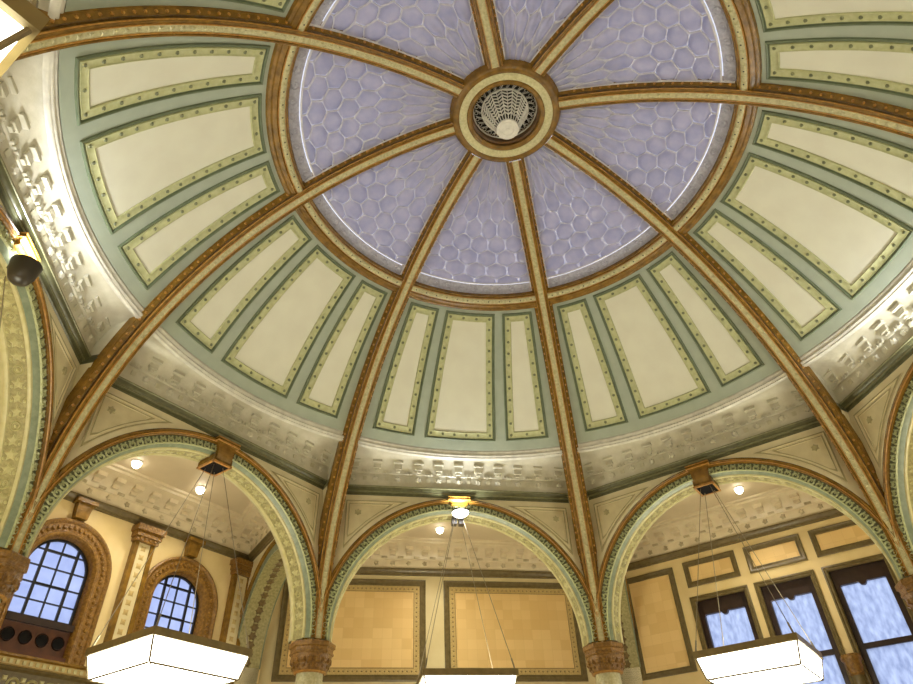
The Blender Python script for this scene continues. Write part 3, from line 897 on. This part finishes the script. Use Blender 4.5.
# ------------------------------------------------------------------ wall panels
def wall_panel(az, t0, t1, z0, z1, label, fw, border, group):
    y0, y1 = -t1, -t0
    th = Thing('tile_panel', label, 'wall panel', az, (OW, (y0 + y1) / 2, z0), group)
    def rect(i, h): return [(OW - h, y0 + i, z0 + i), (OW - h, y1 - i, z0 + i), (OW - h, y1 - i, z1 - i), (OW - h, y0 + i, z1 - i)]
    f = MB(); f.grid([rect(i, h) for i, h in ((0, 0), (0, .03), (.015, .038), (.03, .026), (fw - .03, .022), (fw - .02, .034), (fw - .005, .03), (fw, .006))], 0, True)
    th.part('frame', f, ['frame_olive'])
    i0 = fw
    if border:
        b = MB(); b.grid([rect(i, h) for i, h in ((fw, .006), (fw + border, .006))], 0, True)
        b.grid([rect(i, h) for i, h in ((fw + border - .012, .006), (fw + border - .010, .014), (fw + border, .014), (fw + border + .002, .005))], 1, True)
        pitch = .085; i = fw + border / 2
        ax = (Vector((0, 1, 0)), Vector((0, 0, 1)), Vector((-1, 0, 0)))
        ny = int((y1 - y0 - 2 * i) / pitch); nz = int((z1 - z0 - 2 * i) / pitch)
        for q in range(ny + 1):
            yy = y0 + i + (y1 - y0 - 2 * i) * q / ny
            for zz in (z0 + i, z1 - i): b.bump((OW - .006, yy, zz), ax, .022, .012, 4, 1)
        for q in range(1, nz):
            zz = z0 + i + (z1 - z0 - 2 * i) * q / nz
            for yy in (y0 + i, y1 - i): b.bump((OW - .006, yy, zz), ax, .022, .012, 4, 1)
        th.part('dotted_border', b, ['tile_border', 'tile_dots']); i0 = fw + border
    t = MB(); t.face(rect(i0, .005)); th.part('tile_field', t, ['tile'], smooth=0)
mat('tile_dots', (150, 128, 80), .4)
wall_panel(90, -3.14, -.31, 4.42, 6.31, 'large tan tile panel on the far wall, beside the round-headed-window bay', .12, .12, 'tan tile panels')
wall_panel(90, .06, 2.87, 4.42, 6.31, 'large tan tile panel on the far wall, beside the rectangular-window bay', .12, .12, 'tan tile panels')
wall_panel(45, -2.75, -1.66, 4.34, 6.25, 'tall plain tan tile panel beside the rectangular windows', .11, 0, 'tan tile panels')
for (a_, b_), lab in zip(((-1.44, -.41), (-.23, .80), (.97, 2.02)), ('small tan tile panel above the window nearest the tall panel', 'small tan tile panel above the middle rectangular window', 'small tan tile panel above the window farthest from the tall panel')):
    wall_panel(45, a_, b_, 5.79, 6.28, lab, .10, 0, 'tan tile panels')

# ------------------------------------------------------------------ pilasters and colonnette
def pilaster(t0, t1, label):
    y0, y1 = -t1, -t0; ym = (y0 + y1) / 2; w = y1 - y0
    th = Thing('pilaster', label, 'pilaster', 135, (OW, ym, 4.14), 'pilasters beside the round-headed windows')
    s = MB()
    for sg in (-1, 1):
        s.box((OW - .05, ym + sg * (w / 2 - .035), 5.12), (.12, .07, 1.96))
    th.part('edge_strip', s, ['brown'])
    f = MB(); f.box((OW - .03, ym, 5.12), (.10, w - .13, 1.96))
    ax = (Vector((0, 1, 0)), Vector((0, 0, 1)), Vector((-1, 0, 0)))
    r = f
    for i in range(13):
        z = 4.25 + 1.76 * i / 12
        r.bump((OW - .08, ym, z), ax, .05, .012, 8, 1, .25)
    th.part('cream_face', f, ['wall_pale', 'tile_border'])
    c = MB(); c.box((OW - .07, ym, 6.14), (.18, w + .06, .08)); c.box((OW - .08, ym, 6.22), (.22, w + .1, .10)); c.box((OW - .10, ym, 6.31), (.26, w + .16, .10))
    for i in range(4):
        c.bump((OW - .16, ym - w * .36 + w * .24 * i, 6.14), ax, .035, .02, 8)
    th.part('capital', c, ['brown_carved'])
pilaster(.32, .68, 'cream pilaster with brown edges between the two round-headed windows')
pilaster(2.37, 2.75, 'cream pilaster with brown edges in the corner near the tiled-wall bay')
th = Thing('colonnette', 'small brown colonnette between the last two rectangular windows', 'column', 45, (OW - .12, -.885, BOTZ))
c = MB(); c.lathe([(.15, 4.17), (.16, 4.15), (.16, 4.10), (.13, 4.06), (.13, 3.98), (.11, 3.92), (.12, 3.90), (.10, 3.86)], 16, (OW - .05, -.885, 0))
c.lathe([(.0005, 4.17), (.15, 4.17)], 16, (OW - .05, -.885, 0)); th.part('capital', c, ['brown_carved'])
c = MB(); c.lathe([(.09, 3.87), (.09, BOTZ)], 16, (OW - .05, -.885, 0)); th.part('shaft', c, ['frame_olive'])

# ------------------------------------------------------------------ aisle trims: cornice, frieze, dado, along the outer walls
mb = MB(); mb.grid(oct_rows(((OW, 6.40), (OW - .03, 6.405), (OW - .035, 6.43), (OW - .055, 6.44), (OW - .065, 6.475), (OW - .10, 6.50), (OW - .105, 6.52), (OW - .06, 6.53)), 160), 0, True)
struct('trim_4', mb, ['frame_olive'], label='dark olive moulding along the top of the aisle walls', cat='cornice')
def cove_prof(): return ((.05, 6.525), (.07, 6.56), (.09, 6.70), (.12, 6.71), (.15, 6.76), (.24, 6.85), (.36, 6.90), (.46, 6.92), (.47, 6.96), (.53, 6.965), (.54, 7.0))
mb = MB(); mb.grid(oct_rows([(OW - d, z) for d, z in cove_prof()], 160), 0, True)
def cove_orn(mb, P, nrm, t):
    up = Vector((0, 0, 1))
    mb.box(P + nrm * .22 + up * 6.86, (.26, .16, .07), 0, (nrm, t, up)); mb.box(P + nrm * .15 + up * 6.80, (.14, .12, .08), 0, (nrm, t, up))
    mb.box(P + nrm * .13 + up * 6.735 + t * .16, (.05, .12, .04), 1, (nrm, t, up))
    mb.bump(P + nrm * .085 + up * 6.63, (t, up, nrm), .05, .02, 10, 1, .2)
for az in (135, 90, 45):
    nr = -Vector((cos(R(az)), sin(R(az)), 0)); tt = Vector((-nr.y, nr.x, 0))
    for i in range(-9, 10):
        cove_orn(mb, -nr * OW + tt * (i * .335), nr, tt)
struct('trim_5', mb, ['aisle_frieze', 'aisle_frieze_dark'], label='cream bracketed cove under the aisle ceiling', cat='frieze')
mb = MB()
def dado(prof, mi):
    rows = []
    for x, z in prof:
        hw = x * math.tan(R(22.5)); u = Vector((cos(R(135)), sin(R(135)), 0)); t = Vector((-u.y, u.x, 0))
        rows.append([u * x + t * y + Vector((0, 0, z)) for y in (-hw, hw)])
    mb.grid(rows, mi)
dado(((OW, 4.14), (OW - .10, 4.13), (OW - .11, 4.10), (OW - .08, 4.08)), 0)
dado(((OW - .08, 4.08), (OW - .085, 4.06), (OW - .08, 4.0), (OW - .05, 3.99)), 1)
dado(((OW - .05, 3.99), (OW - .06, 3.96), (OW - .02, 3.93), (OW - .02, 3.55), (OW - .05, 3.54), (OW - .05, 3.48), (OW, 3.47)), 2)
for az in (135,):
    nr = -Vector((cos(R(az)), sin(R(az)), 0)); tt = Vector((-nr.y, nr.x, 0)); up = Vector((0, 0, 1))
    for i in range(-36, 37):
        mb.box(-nr * (OW - .085) + tt * (i * .09) + up * 4.035, (.03, .045, .05), 3, (nr, tt, up))
    for i in range(-13, 14):
        p = -nr * (OW - .022) + tt * (i * .25) + up * 3.78
        mb.ringlet(p, (tt, up, nr), .055, .09, .03, 14, 3); mb.bump(p, (tt, up, nr), .035, .03, 8, 3, .2)
        mb.bump(p + tt * .125 + up * .06, (tt, up, nr), .04, .02, 8, 3, .2); mb.bump(p + tt * .125 - up * .06, (tt, up, nr), .04, .02, 8, 3, .2)
struct('trim_6', mb, ['brown', 'tile_border', 'frame_olive', 'arch_cream'], label='cream and brown dado cornice below the round-headed windows', cat='cornice')

# ------------------------------------------------------------------ transverse arches across the aisle
def transverse(az, side, idx, label):
    """slab standing across the aisle on the radius az; side = +1 anticlockwise, -1 clockwise"""
    e0, e1 = .11 * side, .57 * side
    c, r = 6.98, 1.52; zc = 4.57; n = 28; X1 = 8.9
    amax = pi - math.acos(min((c - 5.95) / r, 1)); 
    def pt(a, rr): return (c + rr * cos(a), zc + rr * sin(a))
    A = [amax * i / n for i in range(n + 1)]
    w = MB()
    for e in (e0, e1):
        inner = [pt(a, r) for a in A]; outer = [(max(min(c + (X1 - c) * (cos(a) / max(abs(cos(a)), abs(sin(a)) * (X1 - c) / (7.0 - zc))), X1), 5.95), min(zc + (7.0 - zc) * (sin(a) / max(abs(sin(a)), abs(cos(a)) * (7.0 - zc) / (X1 - c))), 7.0)) for a in A]
        w.grid([[(x, e, z) for x, z in inner], [(x, e, z) for x, z in outer]])
        w.face([(c + r, e, 0), (c + r, e, zc), (X1, e, zc), (X1, e, 0)])
    w.face([(c + r, e0, 0), (c + r, e1, 0), (c + r, e1, zc), (c + r, e0, zc)])
    o = struct('wall_aisle_' + idx, w, ['spandrel'], az)
    th = Thing('aisle_arch', label, 'arch', az, (c, (e0 + e1) / 2, 4.47), 'arches across the aisle')
    s = MB(); s.grid([[(pt(a, r)[0], e, pt(a, r)[1]) for a in A] for e in (e0, e1)]); s.grid([[(c + r, e, z) for z in (2.5, zc)] for e in (e0, e1)])
    th.part('soffit', s, ['soffit'])
    b = MB()
    for e, sg in ((e0, -side), (e1, side)):
        b.grid([[(pt(a, rr)[0], e + sg * h, pt(a, rr)[1]) for a in A] for rr, h in ((r + .005, 0), (r - .01, .02), (r + .05, .03), (r + .06, .01), (r + .14, .01), (r + .15, .0))])
    th.part('cream_band', b, ['band_green'])
    m = MB()
    for e, sg in ((e0, -side), (e1, side)):
        m.grid([[(pt(a, rr)[0], e + sg * h, pt(a, rr)[1]) for a in A] for rr, h in ((r + .15, 0), (r + .16, .05), (r + .20, .06), (r + .23, .04), (r + .24, 0))])
    th.part('archivolt_moulding', m, ['brown'])
    k = MB()
    for i in range(24):
        a = amax * (i + .5) / 24; p = Vector((pt(a, r)[0], (e0 + e1) / 2, pt(a, r)[1])); u = -Vector((cos(a), 0, sin(a))); t = Vector((-sin(a), 0, cos(a)))
        k.bump(p, (t, Vector((0, 1, 0)), u), .072, .02, 12, 0, .2)
    th.part('rosette_strip', k, ['rosette_dark'])
    # cornice and cove on the bay side
    cv = MB(); em = e1
    cv.grid([[(x, em + side * d, z) for x in (5.95, 8.9)] for d, z in cove_prof()])
    for i in range(9): cove_orn(cv, Vector((6.2 + .3 * i, em, 0)), Vector((0, side, 0)), Vector((1, 0, 0)))
    struct('trim_%s' % (7 if side > 0 else 8), cv, ['aisle_frieze', 'aisle_frieze_dark'], az, label='cream cove on the cross wall beside the ' + ('round-headed' if side > 0 else 'rectangular') + ' windows', cat='frieze')
    co = MB(); co.grid([[(x, em + side * d, z) for x in (5.95, 8.9)] for d, z in ((0, 6.40), (.03, 6.405), (.035, 6.43), (.055, 6.44), (.065, 6.475), (.10, 6.50), (.105, 6.52), (.05, 6.53))])
    struct('trim_%s' % (9 if side > 0 else 10), co, ['frame_olive'], az, label='olive moulding on the cross wall beside the ' + ('round-headed' if side > 0 else 'rectangular') + ' windows', cat='cornice')
transverse(112.5, 1, 'left', 'cross arch with dark rosettes between the round-headed windows and the tiled wall')
transverse(67.5, -1, 'right', 'cross arch hidden behind the column beside the rectangular windows')

# ------------------------------------------------------------------ downlights in the aisle ceiling
def downlight(x, y, label):
    th = Thing('downlight', label, 'ceiling light', 0, (x, y, 6.97), 'downlights in the aisle ceiling')
    r = MB(); r.lathe([(.095, 7.0), (.095, 6.985), (.075, 6.98), (.07, 6.995)], 20, (x, y, 0)); th.part('trim_ring', r, ['plaster_white'])
    d = MB(); d.lathe([(.0005, 6.885), (.035, 6.895), (.06, 6.92), (.07, 6.95), (.06, 6.98), (.04, 6.995)], 20, (x, y, 0)); th.part('lens', d, ['spot_glow'])
DL = [((-4.56, 5.70), 'small bright downlight beside the cable plate, above the round-headed windows'),
      ((-5.44, 4.85), 'small bright downlight above the first round-headed window, farther from the tiled wall'),
      ((-.14, 7.07), 'small bright downlight in the ceiling before the tiled wall'),
      ((5.18, 4.85), 'small bright downlight in the ceiling before the rectangular windows')]
for (x, y), lab in DL: downlight(x, y, lab)

# ------------------------------------------------------------------ lights
def spot(name, loc, target, energy, color, size, blend=.5, radius=.1):
    l = bpy.data.lights.new(name, 'SPOT'); l.energy = energy; l.color = color; l.spot_size = R(size); l.spot_blend = blend; l.shadow_soft_size = radius
    o = bpy.data.objects.new(name, l); COL.objects.link(o); o.location = loc
    o.rotation_euler = (Vector(target) - Vector(loc)).to_track_quat('-Z', 'Y').to_euler()
for az, e in ((180, 105), (90, 62), (0, 105), (-90, 62)):
    u = Vector((cos(R(az)), sin(R(az)), 0))
    spot('flood_beam', u * 5.37 + Vector((0, 0, 6.66)), u * 4.9 + Vector((0, 0, 8.5)), e, (.96, .98, 1.0), 150, .4, .08)
for (x, y), _ in DL:
    spot('downlight_beam', (x, y, 6.87), (x, y, 0), 90, (1, .90, .72), 130, .8, .06)

# ------------------------------------------------------------------ daylight
W = bpy.data.worlds.new('overcast_dusk'); SC.world = W; W.use_nodes = True
bg = W.node_tree.nodes['Background']; bg.inputs['Color'].default_value = (.76, .81, 1.0, 1); bg.inputs['Strength'].default_value = 1.35

# ------------------------------------------------------------------ camera
cam = bpy.data.cameras.new('camera'); co = bpy.data.objects.new('camera', cam); COL.objects.link(co)
ya, pt_, ro = R(-10.259), R(39.378), R(-2.423)
f = Vector((-sin(ya) * cos(pt_), cos(ya) * cos(pt_), sin(pt_))); rg = Vector((cos(ya), sin(ya), 0)); up = rg.cross(f)
r2 = rg * cos(ro) + up * sin(ro); u2 = -rg * sin(ro) + up * cos(ro)
mw = Matrix(((r2.x, u2.x, -f.x, -1.872), (r2.y, u2.y, -f.y, -5.274), (r2.z, u2.z, -f.z, 1.6), (0, 0, 0, 1)))
co.matrix_world = mw
cam.sensor_fit = 'HORIZONTAL'; cam.sensor_width = 36; cam.lens = 648.47 * 36 / 913; cam.clip_start = .02
SC.camera = co

SC.view_settings.view_transform = 'Standard'; SC.view_settings.look = 'None'
SC.view_settings.exposure = 0.0; SC.view_settings.gamma = 1.0
SC.view_settings.use_curve_mapping = False
